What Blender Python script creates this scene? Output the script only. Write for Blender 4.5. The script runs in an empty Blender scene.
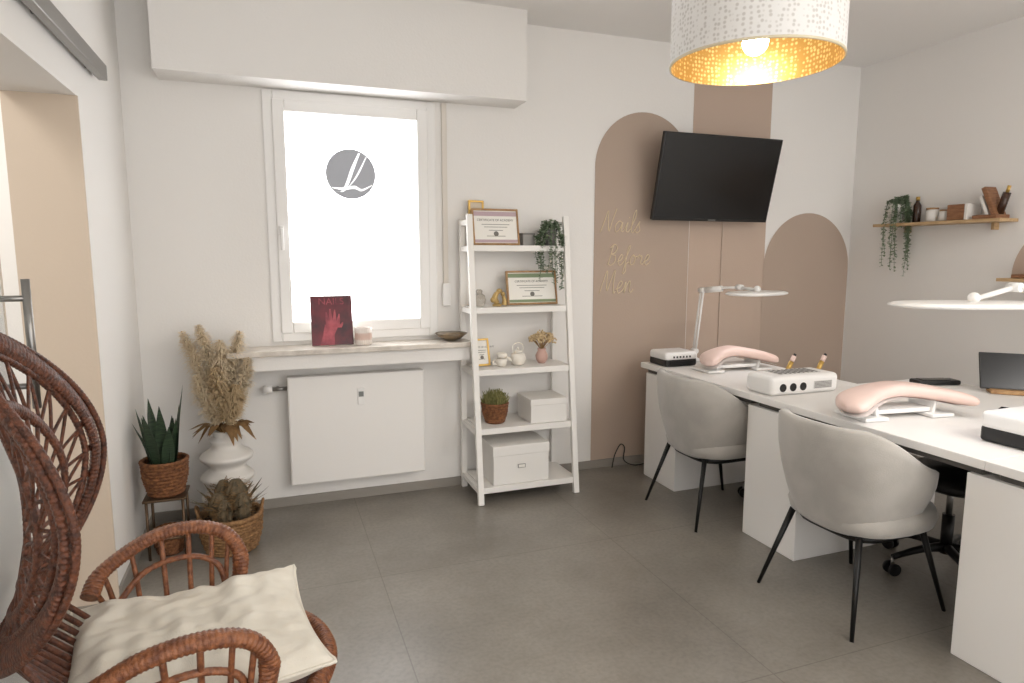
import bpy, bmesh, math, random, mathutils
from mathutils import Vector, Matrix, Euler
random.seed(7)
pi=math.pi
def s2l(c):
    c=c/255.0
    return c/12.92 if c<=0.04045 else ((c+0.055)/1.055)**2.4
def rgb(t): return (s2l(t[0]),s2l(t[1]),s2l(t[2]),1)
MATS={}
def mat(name,col,rough=0.6,metal=0.0,col2=None,nscale=8,ndetail=4,bump=0,bscale=60,emit=0,ecol=None,sheen=0,trans=0,alpha=1,stretch=None,spec=None,lohi=(0.35,0.65)):
    if name in MATS: return MATS[name]
    m=bpy.data.materials.new(name);m.use_nodes=True
    nt=m.node_tree;b=nt.nodes['Principled BSDF']
    b.inputs['Base Color'].default_value=rgb(col)
    b.inputs['Roughness'].default_value=rough
    b.inputs['Metallic'].default_value=metal
    if spec is not None: b.inputs['Specular IOR Level'].default_value=spec
    if sheen: b.inputs['Sheen Weight'].default_value=sheen
    if trans: b.inputs['Transmission Weight'].default_value=trans
    if alpha<1: b.inputs['Alpha'].default_value=alpha
    if emit:
        b.inputs['Emission Color'].default_value=rgb(ecol or col)
        b.inputs['Emission Strength'].default_value=emit
    tc=nt.nodes.new('ShaderNodeTexCoord');mp=nt.nodes.new('ShaderNodeMapping')
    nt.links.new(tc.outputs['Object'],mp.inputs['Vector'])
    if stretch: mp.inputs['Scale'].default_value=stretch
    if col2:
        n=nt.nodes.new('ShaderNodeTexNoise');n.inputs['Scale'].default_value=nscale;n.inputs['Detail'].default_value=ndetail
        nt.links.new(mp.outputs[0],n.inputs['Vector'])
        cr=nt.nodes.new('ShaderNodeValToRGB')
        cr.color_ramp.elements[0].position=lohi[0];cr.color_ramp.elements[1].position=lohi[1]
        cr.color_ramp.elements[0].color=rgb(col);cr.color_ramp.elements[1].color=rgb(col2)
        nt.links.new(n.outputs['Fac'],cr.inputs[0]);nt.links.new(cr.outputs[0],b.inputs['Base Color'])
    if bump:
        n2=nt.nodes.new('ShaderNodeTexNoise');n2.inputs['Scale'].default_value=bscale;n2.inputs['Detail'].default_value=3
        nt.links.new(mp.outputs[0],n2.inputs['Vector'])
        bp=nt.nodes.new('ShaderNodeBump');bp.inputs['Strength'].default_value=bump;bp.inputs['Distance'].default_value=0.01
        nt.links.new(n2.outputs['Fac'],bp.inputs['Height']);nt.links.new(bp.outputs[0],b.inputs['Normal'])
    MATS[name]=m;return m

def catmull(pts,n=6,closed=False):
    pts=[Vector(p) for p in pts];out=[];N=len(pts)
    rng=N if closed else N-1
    for i in range(rng):
        if closed: p0,p1,p2,p3=pts[(i-1)%N],pts[i],pts[(i+1)%N],pts[(i+2)%N]
        else:
            p1,p2=pts[i],pts[i+1]
            p0=pts[i-1] if i>0 else p1*2-p2
            p3=pts[i+2] if i+2<N else p2*2-p1
        for k in range(n):
            t=k/n
            out.append(0.5*((2*p1)+(-p0+p2)*t+(2*p0-5*p1+4*p2-p3)*t*t+(-p0+3*p1-3*p2+p3)*t**3))
    if not closed: out.append(pts[-1])
    return out

class B:
    def __init__(s,name,loc=(0,0,0),rz=0):
        s.name=name;s.bm=bmesh.new();s.mats=[];s.loc=loc;s.rz=rz;s.M=Matrix.Identity(4)
    def mi(s,m):
        if m not in s.mats: s.mats.append(m)
        return s.mats.index(m)
    def V(s,p): return s.bm.verts.new(s.M@Vector(p))
    def face(s,vs,mi,sm=False):
        try: f=s.bm.faces.new(vs)
        except ValueError: return
        f.material_index=mi;f.smooth=sm
    def poly(s,pts,m,sm=False):
        s.face([s.V(p) for p in pts],s.mi(m),sm)
    def merge(s,tb,mi,sm,M):
        tb.verts.ensure_lookup_table()
        mp={v:s.bm.verts.new(s.M@(M@v.co)) for v in tb.verts}
        for f in tb.faces:
            s.face([mp[v] for v in f.verts],mi,sm)
        tb.free()
    def box(s,c,d,m,bev=0,rot=(0,0,0),seg=2,sm=False):
        tb=bmesh.new();bmesh.ops.create_cube(tb,size=1)
        bmesh.ops.scale(tb,vec=Vector(d),verts=tb.verts)
        if bev: bmesh.ops.bevel(tb,geom=list(tb.edges),offset=min(bev,min(d)*0.49),segments=seg,profile=0.5,affect='EDGES')
        s.merge(tb,s.mi(m),sm,Matrix.Translation(c)@Euler(rot).to_matrix().to_4x4())
    def bb(s,x0,x1,y0,y1,z0,z1,m,bev=0):
        s.box(((x0+x1)/2,(y0+y1)/2,(z0+z1)/2),(abs(x1-x0),abs(y1-y0),abs(z1-z0)),m,bev)
    def sph(s,c,r,m,sc=(1,1,1),seg=16,rot=(0,0,0)):
        tb=bmesh.new();bmesh.ops.create_uvsphere(tb,u_segments=seg,v_segments=max(6,seg//2),radius=r)
        bmesh.ops.scale(tb,vec=Vector(sc),verts=tb.verts)
        s.merge(tb,s.mi(m),True,Matrix.Translation(c)@Euler(rot).to_matrix().to_4x4())
    def lathe(s,prof,c,m,seg=32,rf=None,cap=True,sm=True,sq=None):
        mi=s.mi(m);rings=[]
        for j,(r,z) in enumerate(prof):
            ring=[]
            for i in range(seg):
                t=2*pi*i/seg
                rr=r if rf is None else rf(r,t,z,j)
                cx,sy=math.cos(t),math.sin(t)
                if sq:
                    k=(abs(cx)**sq+abs(sy)**sq)**(-1/sq);cx*=k;sy*=k
                ring.append(s.V((c[0]+rr*cx,c[1]+rr*sy,c[2]+z)))
            rings.append(ring)
        for a,b in zip(rings,rings[1:]):
            for i in range(seg):
                k=(i+1)%seg;s.face([a[i],a[k],b[k],b[i]],mi,sm)
        if cap:
            s.face(list(reversed(rings[0])),mi);s.face(rings[-1],mi)
    def tube(s,pts,r,m,seg=8,n=6,closed=False,up=(0,0,1),flat=1.0,ripple=None,smooth=True,radii=None,cap=True):
        P=catmull(pts,n,closed) if smooth else [Vector(p) for p in pts]
        N=len(P);rings=[];mi=s.mi(m);prev=None;L=0
        upv=Vector(up)
        for i in range(N):
            if closed: T=P[(i+1)%N]-P[i-1]
            else: T=P[min(i+1,N-1)]-P[max(i-1,0)]
            T.normalize()
            if i>0: L+=(P[i]-P[i-1]).length
            S=T.cross(upv)
            if S.length<0.05: S=prev if prev is not None else T.cross(Vector((1,0.3,0)))
            S.normalize();
            if prev is not None and S.dot(prev)<0 and not closed: S=-S
            prev=S;U=S.cross(T)
            if radii: 
                q=i/(N-1)*(len(radii)-1);a=int(min(q,len(radii)-2));rr=radii[a]+(radii[a+1]-radii[a])*(q-a)
            else: rr=r
            if ripple: rr*=1+ripple[0]*math.sin(L*ripple[1])
            rings.append([s.V(P[i]+S*(rr*math.cos(2*pi*k/seg))+U*(rr*flat*math.sin(2*pi*k/seg))) for k in range(seg)])
        rr=list(zip(rings,rings[1:]))
        if closed: rr.append((rings[-1],rings[0]))
        for a,b in rr:
            for i in range(seg):
                k=(i+1)%seg;s.face([a[i],a[k],b[k],b[i]],mi,True)
        if not closed and cap:
            s.face(list(reversed(rings[0])),mi);s.face(rings[-1],mi)
    def cyl(s,p1,p2,r,m,r2=None,seg=16):
        s.tube([p1,p2],r,m,seg=seg,smooth=False,radii=[r,r if r2 is None else r2])
    def grid(s,f,nu,nv,m,sm=True):
        mi=s.mi(m);g=[[s.V(f(i/nu,j/nv)) for j in range(nv+1)] for i in range(nu+1)]
        for i in range(nu):
            a=g[i];b=g[i+1]
            for j in range(nv): s.face([a[j],b[j],b[j+1],a[j+1]],mi,sm)
    def ribbon(s,pts,w,m,side=(1,0,0),n=4,fold=0.0):
        P=catmull(pts,n);mi=s.mi(m);N=len(P);rows=[]
        sd=Vector(side).normalized()
        for i,p in enumerate(P):
            q=i/(N-1)*(len(w)-1);a=int(min(q,len(w)-2));ww=w[a]+(w[a+1]-w[a])*(q-a)
            T=(P[min(i+1,N-1)]-P[max(i-1,0)]).normalized();nn=sd.cross(T)
            rows.append([s.V(p-sd*ww+nn*fold*ww),s.V(p),s.V(p+sd*ww+nn*fold*ww)])
        for a,b in zip(rows,rows[1:]):
            s.face([a[0],a[1],b[1],b[0]],mi,True);s.face([a[1],a[2],b[2],b[1]],mi,True)
    def text(s,txt,c,size,m,rot=(pi/2,0,0),ext=0.0005):
        cu=bpy.data.curves.new('t','FONT');cu.body=txt;cu.size=size;cu.extrude=ext;cu.align_x='CENTER'
        o=bpy.data.objects.new('t',cu);bpy.context.collection.objects.link(o)
        dg=bpy.context.evaluated_depsgraph_get();me=bpy.data.meshes.new_from_object(o.evaluated_get(dg))
        tb=bmesh.new();tb.from_mesh(me)
        s.merge(tb,s.mi(m),False,Matrix.Translation(c)@Euler(rot).to_matrix().to_4x4())
        bpy.data.objects.remove(o);bpy.data.meshes.remove(me)
    def done(s,norm=True):
        if norm: bmesh.ops.recalc_face_normals(s.bm,faces=s.bm.faces)
        me=bpy.data.meshes.new(s.name);s.bm.to_mesh(me);s.bm.free()
        for m in s.mats: me.materials.append(m)
        o=bpy.data.objects.new(s.name,me);bpy.context.collection.objects.link(o)
        o.location=s.loc;o.rotation_euler=(0,0,s.rz)
        return o

# ---------------- materials
WALL=mat('plaster_white',(236,233,229),0.9,bump=0.08,bscale=90)
CEIL=mat('ceiling_white',(242,240,237),0.9)
BEIGE=mat('paint_beige',(206,190,172),0.85,bump=0.05)
TAUPE=mat('paint_taupe',(180,161,146),0.9,bump=0.08,bscale=90)
TAUPE2=mat('paint_rose_taupe',(192,171,155),0.9,bump=0.08,bscale=90)
PVC=mat('white_pvc',(238,236,233),0.35)
WHITE=mat('white_lacquer',(238,235,231),0.4)
WHITEW=mat('white_painted_wood',(236,233,228),0.5)
DARK=mat('black_plastic',(22,21,21),0.35)
BLACKM=mat('black_metal',(18,17,17),0.4,metal=0.3)
GOLD=mat('gold_paint',(203,166,92),0.35,metal=0.6)
STEEL=mat('brushed_steel',(150,148,145),0.35,metal=0.9)
GAP=mat('shadow_gap',(90,86,82),0.9)
TERRA=mat('woven_brown',(140,92,56),0.8,col2=(95,58,34),nscale=60,bump=0.4,bscale=150)
STRAW=mat('woven_straw',(160,122,82),0.85,col2=(112,80,50),nscale=60,bump=0.4,bscale=150)
GREEN=mat('leaf_dark_green',(32,48,34),0.5,col2=(56,76,52),nscale=25,stretch=(1,1,6))
IVY=mat('ivy_green',(92,112,84),0.6,col2=(132,146,118),nscale=40)
SOIL=mat('soil',(60,44,34),0.95)

# ---------------- shell
XL,XR,YB,ZC=-0.68,4.30,3.97,2.90
YR=-2.2
b=B('floor')
FL=bpy.data.materials.new('concrete_tile');FL.use_nodes=True
nt=FL.node_tree;bs=nt.nodes['Principled BSDF']
tc=nt.nodes.new('ShaderNodeTexCoord')
n1=nt.nodes.new('ShaderNodeTexNoise');n1.inputs['Scale'].default_value=1.6;n1.inputs['Detail'].default_value=8;n1.inputs['Roughness'].default_value=0.6
n2=nt.nodes.new('ShaderNodeTexNoise');n2.inputs['Scale'].default_value=55;n2.inputs['Detail'].default_value=5
cr=nt.nodes.new('ShaderNodeValToRGB');cr.color_ramp.elements[0].position=0.3;cr.color_ramp.elements[1].position=0.72
cr.color_ramp.elements[0].color=rgb((116,110,102));cr.color_ramp.elements[1].color=rgb((148,142,133))
cr2=nt.nodes.new('ShaderNodeValToRGB');cr2.color_ramp.elements[0].color=rgb((205,205,205));cr2.color_ramp.elements[1].color=(1,1,1,1);cr2.color_ramp.elements[0].position=0.3;cr2.color_ramp.elements[1].position=0.6
mx=nt.nodes.new('ShaderNodeMixRGB');mx.blend_type='MULTIPLY';mx.inputs[0].default_value=0.4
br=nt.nodes.new('ShaderNodeTexBrick');br.inputs['Scale'].default_value=1;br.offset=0.0
br.inputs['Brick Width'].default_value=1.2;br.inputs['Row Height'].default_value=1.2;br.inputs['Mortar Size'].default_value=0.0025;br.inputs['Mortar Smooth'].default_value=0.2
br.inputs['Color1'].default_value=(1,1,1,1);br.inputs['Color2'].default_value=(.96,.96,.96,1);br.inputs['Mortar'].default_value=(.72,.71,.70,1)
mp=nt.nodes.new('ShaderNodeMapping');mp.inputs['Location'].default_value=(-0.42+1.2,-2.9+2.4,0)
mx2=nt.nodes.new('ShaderNodeMixRGB');mx2.blend_type='MULTIPLY';mx2.inputs[0].default_value=1
L=nt.links.new
L(tc.outputs['Object'],n1.inputs['Vector']);L(tc.outputs['Object'],n2.inputs['Vector']);L(tc.outputs['Object'],mp.inputs[0]);L(mp.outputs[0],br.inputs['Vector'])
L(n1.outputs[0],cr.inputs[0]);L(n2.outputs[0],cr2.inputs[0]);L(cr.outputs[0],mx.inputs[1]);L(cr2.outputs[0],mx.inputs[2])
L(mx.outputs[0],mx2.inputs[1]);L(br.outputs[0],mx2.inputs[2]);L(mx2.outputs[0],bs.inputs['Base Color'])
bs.inputs['Roughness'].default_value=0.34
b.bb(-2.8,XR+.25,YR,YB+.25,-.1,0,FL);b.done()
b=B('ceiling');b.bb(-2.8,XR+.25,YR,YB+.25,ZC,ZC+.1,CEIL);b.done()
b=B('wall_back')
b.bb(XL-.25,0,YB,YB+.25,0,ZC,WALL);b.bb(.96,XR+.25,YB,YB+.25,0,ZC,WALL)
b.bb(0,.96,YB,YB+.25,0,.99,WALL);b.bb(0,.96,YB,YB+.25,2.38,ZC,WALL);b.done()
b=B('wall_right');b.bb(XR,XR+.25,YR,YB,0,ZC,WALL);b.done()
b=B('wall_left')
b.bb(XL-.25,XL,3.09,YB,0,ZC,WALL);b.bb(XL-.25,XL,YR,2.12,0,ZC,WALL);b.bb(XL-.25,XL,2.12,3.09,2.10,ZC,WALL);b.done()
b=B('trim_doorway');b.bb(XL-.25,XL+.002,3.08,3.09,0,2.10,BEIGE);b.bb(XL-.25,XL+.002,2.12,2.13,0,2.10,BEIGE);b.done()
b=B('wall_hallway');b.bb(-2.8,-2.7,YR,YB+.25,0,ZC,WALL);b.bb(-2.7,XL-.25,YB,YB+.25,0,ZC,WALL);b.done()
b=B('trim_shutter_box');b.bb(-.50,1.475,3.75,YB,2.39,ZC,WALL);b.done()
BASE=mat('tile_baseboard',(146,140,132),0.5)
b=B('baseboard_back');b.bb(XL,XR,YB-.012,YB,0,.055,BASE);b.done()
b=B('baseboard_right');b.bb(XR-.012,XR,YR,YB-.012,0,.055,BASE);b.done()
b=B('baseboard_left');b.bb(XL,XL+.012,3.10,YB-.012,0,.055,BASE);b.done()
def arch(name,axis,c0,r,zc,m,off=0.003,z0=0.056):
    b=B(name);pts=[(c0-r,z0)]
    for i in range(41):
        t=pi-pi*i/40;pts.append((c0+r*math.cos(t),zc+r*math.sin(t)))
    pts.append((c0+r,z0))
    if axis=='y': b.poly([(x,YB-off,z) for x,z in pts],m)
    else: b.poly([(XR-off,x,z) for x,z in pts],m)
    b.done()
arch('painted_arch','y',2.42,.375,2.06,TAUPE)
arch('painted_arch','y',3.878,.415,1.385,TAUPE,off=.004)
b=B('painted_stripe');b.poly([(2.80,YB-.002,.056),(3.47,YB-.002,.056),(3.47,YB-.002,ZC),(2.80,YB-.002,ZC)],TAUPE2);b.done()
arch('painted_arch','x',2.40,.34,1.36,TAUPE2,z0=1.34)

# ---------------- window
b=B('window_1')
def framebox(b,x0,x1,z0,z1,w,y0,y1,m,bev=.006):
    b.bb(x0,x0+w,y0,y1,z0,z1,m,bev);b.bb(x1-w,x1,y0,y1,z0,z1,m,bev)
    b.bb(x0+w,x1-w,y0,y1,z0,z0+w,m,bev);b.bb(x0+w,x1-w,y0,y1,z1-w,z1,m,bev)
framebox(b,-.005,.965,.985,2.385,.055,3.955,4.04,PVC)
framebox(b,.045,.915,1.035,2.335,.065,3.94,4.02,PVC)
PANE=mat('frosted_glass_daylight',(255,255,255),0.4,emit=5.5,ecol=(250,252,255))
b.bb(.10,.86,3.985,3.995,1.09,2.28,PANE)
b.box((.07,3.925,1.62),(.022,.03,.05),PVC,.004);b.box((.07,3.905,1.57),(.018,.015,.12),PVC,.004)
b.done()
LOGO=mat('grey_window_film',(140,140,143),0.7,emit=.36,ecol=(176,178,184))  # emission stands in for daylight coming through the film
b=B('window_logo_sticker')
cx,cz,R=.465,1.95,.142
b.poly([(cx+R*math.cos(2*pi*i/48),3.982,cz+R*math.sin(2*pi*i/48)) for i in range(48)],LOGO)
SW=mat('white_film',(255,255,255),0.5,emit=.8)  # emits too, imitating the backlight on the white mark
b.M=Matrix.Translation((cx,3.979,cz))
b.ribbon([(.05,0,.12),(.01,0,.03),(-.02,0,-.05),(-.05,0,-.10),(-.09,0,-.10)],[.005,.010,.009,.007,.001],SW,side=(1,0,-.1))
b.ribbon([(.09,0,.10),(.05,0,.02),(.02,0,-.03),(-.02,0,-.08)],[.002,.005,.004,.001],SW,side=(1,0,-.1))
b.ribbon([(-.11,0,-.08),(-.05,0,-.085),(.02,0,-.075),(.06,0,-.09),(.12,0,-.06)],[.002,.007,.009,.006,.002],SW,side=(0,0,1))
b.done()
b=B('roller_shutter_strap');b.bb(1.005,1.035,3.955,3.969,1.30,2.384,mat('strap_beige',(222,215,205),.8));b.bb(.995,1.045,3.94,3.969,1.17,1.31,PVC,.006);b.done()
MARB=mat('marble_sill',(218,210,199),0.3,col2=(192,183,172),nscale=14)
b=B('window_sill');b.bb(-.24,1.13,3.73,3.969,.935,.965,MARB,.004);b.bb(-.12,1.11,3.76,3.969,.855,.934,WALL);b.done()
b=B('radiator')
b.bb(.06,.85,3.865,3.885,.15,.79,WHITE,.01);b.bb(.08,.83,3.885,3.955,.17,.775,PVC)
b.bb(.06,.85,3.87,3.95,.765,.79,WHITE,.004)
b.bb(.15,.18,3.94,3.969,.3,.6,PVC);b.bb(.73,.76,3.94,3.969,.3,.6,PVC)
b.cyl((.06,3.92,.72),(-.02,3.92,.72),.012,STEEL);b.cyl((-.02,3.92,.72),(-.07,3.92,.72),.022,PVC)
b.cyl((.01,3.92,.72),(.01,3.969,.72),.01,STEEL)
b.box((.47,3.862,.655),(.04,.012,.10),PVC,.004);b.box((.47,3.855,.67),(.028,.004,.03),mat('lcd',(120,122,118),.3))
b.done()

# ---------------- sliding door
b=B('sliding_door_rail')
b.bb(XL+.02,XL+.055,.3,3.38,2.23,2.295,STEEL,.004)
for y in (.6,1.3,2.0,2.6,3.25): b.cyl((XL,y,2.26),(XL+.03,y,2.26),.014,STEEL)
b.done()
GL=mat('clear_glass',(225,235,232),0.05,alpha=.10)
b=B('door_1')
b.bb(XL+.003,XL+.010,1.10,2.10,.01,2.21,GL)
for y in (1.3,1.9): b.bb(XL+.001,XL+.019,y-.03,y+.03,2.11,2.228,STEEL,.003)
b.cyl((XL+.085,2.02,1.08),(XL+.085,2.02,1.42),.010,STEEL)
for z in (1.14,1.37): b.cyl((XL+.085,2.02,z),(XL+.010,2.02,z),.008,STEEL)
b.done()

# ---------------- pendant lamps
def perf(m,c1,c2,rough,metal,emit=0,sc=60,lo=.05,hi=.12,rnd=.2):
    nt=m.node_tree;bs=nt.nodes['Principled BSDF'];tc=nt.nodes.new('ShaderNodeTexCoord')
    v=nt.nodes.new('ShaderNodeTexVoronoi');v.feature='F1';v.inputs['Scale'].default_value=sc;v.inputs['Randomness'].default_value=rnd
    cr=nt.nodes.new('ShaderNodeValToRGB');cr.color_ramp.elements[0].position=lo;cr.color_ramp.elements[1].position=hi
    cr.color_ramp.elements[0].color=rgb(c1);cr.color_ramp.elements[1].color=rgb(c2)
    nt.links.new(tc.outputs['Object'],v.inputs['Vector']);nt.links.new(v.outputs['Distance'],cr.inputs[0]);nt.links.new(cr.outputs[0],bs.inputs['Base Color'])
    bs.inputs['Roughness'].default_value=rough;bs.inputs['Metallic'].default_value=metal
    if emit:
        nt.links.new(cr.outputs[0],bs.inputs['Emission Color']);bs.inputs['Emission Strength'].default_value=emit
SH=bpy.data.materials.new('perforated_white_shade');SH.use_nodes=True
perf(SH,(206,202,197),(234,232,229),.6,0,sc=64,lo=.22,hi=.45,rnd=.45)
GI=bpy.data.materials.new('perforated_gold_lining');GI.use_nodes=True
perf(GI,(238,214,156),(186,150,86),.34,.8,.10,sc=64,lo=.22,hi=.45,rnd=.45)  # slight emission stands in for bulb light on the lining
BULB=mat('bulb_glow',(255,244,222),.3,emit=25,ecol=(255,238,206))
def pendant(PX,PYY,PZ):
    b=B('pendant_lamp',loc=(PX,PYY,PZ))
    Rl=.292;Hh=.34
    b.lathe([(Rl,0),(Rl,Hh)],(0,0,0),SH,seg=96,cap=False)
    b.lathe([(Rl-.004,0),(Rl-.004,Hh)],(0,0,0),GI,seg=96,cap=False)
    b.lathe([(Rl-.004,0),(Rl+.002,0),(Rl+.002,.008),(Rl,.008)],(0,0,0),mat('shade_rim',(222,210,180),.4),seg=96,cap=False)
    b.lathe([(Rl-.004,Hh),(Rl+.002,Hh)],(0,0,0),WHITE,seg=96,cap=False)
    for k in range(3):
        t=k*2*pi/3+.3
        b.cyl((0,0,Hh-.03),((Rl-.005)*math.cos(t),(Rl-.005)*math.sin(t),Hh-.01),.003,WHITE,seg=6)
    b.cyl((0,0,.13),(0,0,.22),.022,WHITE)
    b.cyl((0,0,.22),(0,0,ZC-.05-PZ),.003,WHITE,seg=6)
    b.lathe([(.05,0),(.045,.05)],(0,0,ZC-.05-PZ),WHITE)
    b.sph((0,0,.075),.045,BULB)
    b.done(norm=False)
PX,PYY,PZ=1.645,1.98,2.152
pendant(PX,PYY,PZ)
pendant(1.64,-.75,PZ)  # unseen second pendant, added behind the camera to brighten the ceiling

# ---------------- TV
b=B('wall_mounted_television')
SCR=mat('tv_screen',(10,10,12),0.22)
tilt=math.atan2(.13,.55)
b.M=Matrix.Translation((2.88,3.785,1.995))@Euler((tilt,0,0)).to_matrix().to_4x4()
b.box((0,0,0),(.945,.035,.57),DARK,.006)
b.box((0,-.0185,.006),(.925,.002,.54),SCR)
b.box((0,-.02,-.275),(.06,.004,.006),STEEL)
b.box((0,.03,0),(.4,.04,.3),DARK,.01)
b.M=Matrix.Identity(4)
b.bb(2.78,2.99,3.93,3.96,1.88,2.12,BLACKM);b.cyl((2.885,3.95,2.0),(2.885,3.81,2.0),.025,BLACKM)
b.done()
b=B('cable_channel');b.bb(3.075,3.086,3.958,3.966,.78,1.80,mat('cable_cover',(190,170,154),.5),.002);b.done()

# ---------------- lettering
LET={
'N':([[(0,0),(.25,1.1),(.45,1.9),(.6,.9),(.85,.1),(1.0,1.0),(1.25,2.1)]],1.3),
'a':([[(.75,.85),(.4,1),(.1,.55),(.25,.05),(.6,.35),(.78,.9),(.74,.2),(.95,.1),(1.1,.3)]],1.1),
'i':([[(0,.3),(.2,.9),(.15,.2),(.35,.05),(.55,.3)],[(.26,1.3),(.3,1.36)]],.55),
'l':([[(0,.3),(.35,1.4),(.3,2.0),(.12,1.5),(.12,.3),(.3,0),(.5,.3)]],.5),
's':([[(0,.3),(.35,1),(.3,.7),(.5,.25),(.25,0),(.05,.15)]],.6),
'B':([[(.15,0),(.3,1.0),(.4,1.9)],[(.1,1.6),(.5,2.0),(.85,1.7),(.7,1.2),(.35,1.05),(.8,.9),(.85,.3),(.45,0),(.1,.15)]],1.1),
'e':([[(0,.3),(.4,.5),(.55,.85),(.35,1),(.12,.5),(.3,0),(.6,.15),(.75,.35)]],.75),
'f':([[(0,.3),(.35,1.3),(.45,1.9),(.25,1.6),(.2,.3),(.1,-.8),(.35,-.6),(.3,.1),(.6,.3)]],.6),
'o':([[(.35,1),(.1,.6),(.2,.05),(.55,.2),(.6,.75),(.35,1),(.5,.8),(.85,.85)]],.85),
'r':([[(0,.7),(.2,1),(.3,.85),(.5,.85),(.45,.2),(.7,.1),(.8,.3)]],.75),
'M':([[(0,0),(.2,1.1),(.4,1.9),(.55,.8),(.7,.2),(.9,1.1),(1.15,1.95),(1.2,.8),(1.35,0),(1.5,.15)]],1.5),
'n':([[(0,.3),(.15,.95),(.15,0),(.3,.7),(.55,1),(.6,.2),(.8,.05),(.95,.3)]],.95)}
b=B('script_lettering')
GOLDL=mat('pale_gold_lettering',(222,204,174),0.5,metal=0.0)
for word,x0,z0,sc in (('Nails',2.09,1.635,.076),('Before',2.14,1.415,.070),('Men',2.09,1.225,.080)):
    x=x0
    for ch in word:
        st,adv=LET[ch]
        for s_ in st:
            b.tube([(x+(px+.18*pz)*sc,YB-.006,z0+pz*sc) for px,pz in s_],.0036,GOLDL,seg=6,n=5,up=(0,1,0))
        x+=adv*sc
b.done()

# ---------------- ladder shelf
b=B('ladder_shelf')
X0,X1=1.10,1.76;w=.035
def yf(z): return 3.555+ (3.76-3.555)*z/1.72
for x in (X0,X1-w):
    ya,yb=3.555,3.76
    ang=math.atan2(yb-ya,1.72)
    b.box((x+w/2,(ya+yb)/2+.015,.862),(w,.03,1.72/math.cos(ang)),WHITEW,.003,rot=(-ang,0,0))
    b.bb(x,x+w,3.915,3.945,0,1.70,WHITEW,.003)
SZ=[.10,.45,.80,1.17,1.54]
for z in SZ:
    b.bb(X0+w,X1-w,yf(z)+.012,3.945,z-.018,z,WHITEW,.002)
    b.bb(X0+w,X1-w,yf(z)+.010,yf(z)+.026,z-.035,z+.001,WHITEW,.002)
    for x in (X0+.005,X1-w+.005): b.bb(x,x+w-.01,yf(z)+.02,3.93,z-.035,z-.005,WHITEW)
for x in (X0+.004,X1-w+.004): b.bb(x,x+w-.008,3.775,3.93,1.66,1.69,WHITEW)
b.bb(X0+w,X1-w,3.93,3.943,1.60,1.64,WHITEW)
b.done()

PAPER=mat('certificate_paper',(238,235,228),.7)
INK=mat('ink_grey',(120,116,110),.8)
def frame(name,c,w,h,rz,tilt,fm,band=None,pic=None,lines=True):
    b=B(name,loc=c,rz=rz)
    b.M=Euler((-tilt,0,0)).to_matrix().to_4x4()
    t=.012
    b.bb(-w/2,w/2,-.009,.009,0,t,fm,.002);b.bb(-w/2,w/2,-.009,.009,h-t,h,fm,.002)
    b.bb(-w/2,-w/2+t,-.009,.009,t,h-t,fm,.002);b.bb(w/2-t,w/2,-.009,.009,t,h-t,fm,.002)
    b.bb(-w/2+t,w/2-t,-.003,.003,t,h-t,pic or PAPER)
    if band:
        b.bb(-w/2+t,w/2-t,-.0042,-.003,h*.80,h*.92,band)
        b.bb(-w/2+t,w/2-t,-.0042,-.003,h*.07,h*.15,band)
    if lines:
        b.text('CERTIFICATE OF ACADEMY',(0,-.0036,h*.66),h*.085,INK)
        for k,(q,ww) in enumerate(((.56,.6),(.49,.5),(.40,.3),(.24,.4))):
            b.bb(-w*ww/2,w*ww/2,-.004,-.003,h*q,h*q+.003,INK)
        b.poly([(h*.07*math.cos(2*pi*i/20),-.0045,h*.31+h*.07*math.sin(2*pi*i/20)) for i in range(20)],INK)
    return b.done()
LIL=mat('band_mauve',(188,166,172),.7);OLV=mat('band_green',(132,148,116),.7)
WOODF=mat('oak_frame',(176,140,96),.5,col2=(150,112,72),nscale=30)
frame('certificate_frame',(1.31,3.83,1.543),.30,.225,.0,.2,WOODF,LIL)
frame('certificate_frame',(1.55,3.83,1.173),.34,.215,0,.2,WOODF,OLV)
frame('picture_frame',(1.205,3.80,.803),.105,.17,.12,.22,GOLD,None,PAPER)
frame('picture_frame',(1.205,3.915,1.541),.10,.275,.06,.02,GOLD,None,mat('card',(214,200,180),.7),lines=False)
b=B('gift_box');b.box((1.52,3.86,1.541+.035),(.08,.07,.07),mat('grey_box',(150,147,142),.6),.004);b.box((1.52,3.86,1.541+.072),(.084,.074,.012),mat('grey_box_lid',(120,116,112),.6),.003);b.done()

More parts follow.
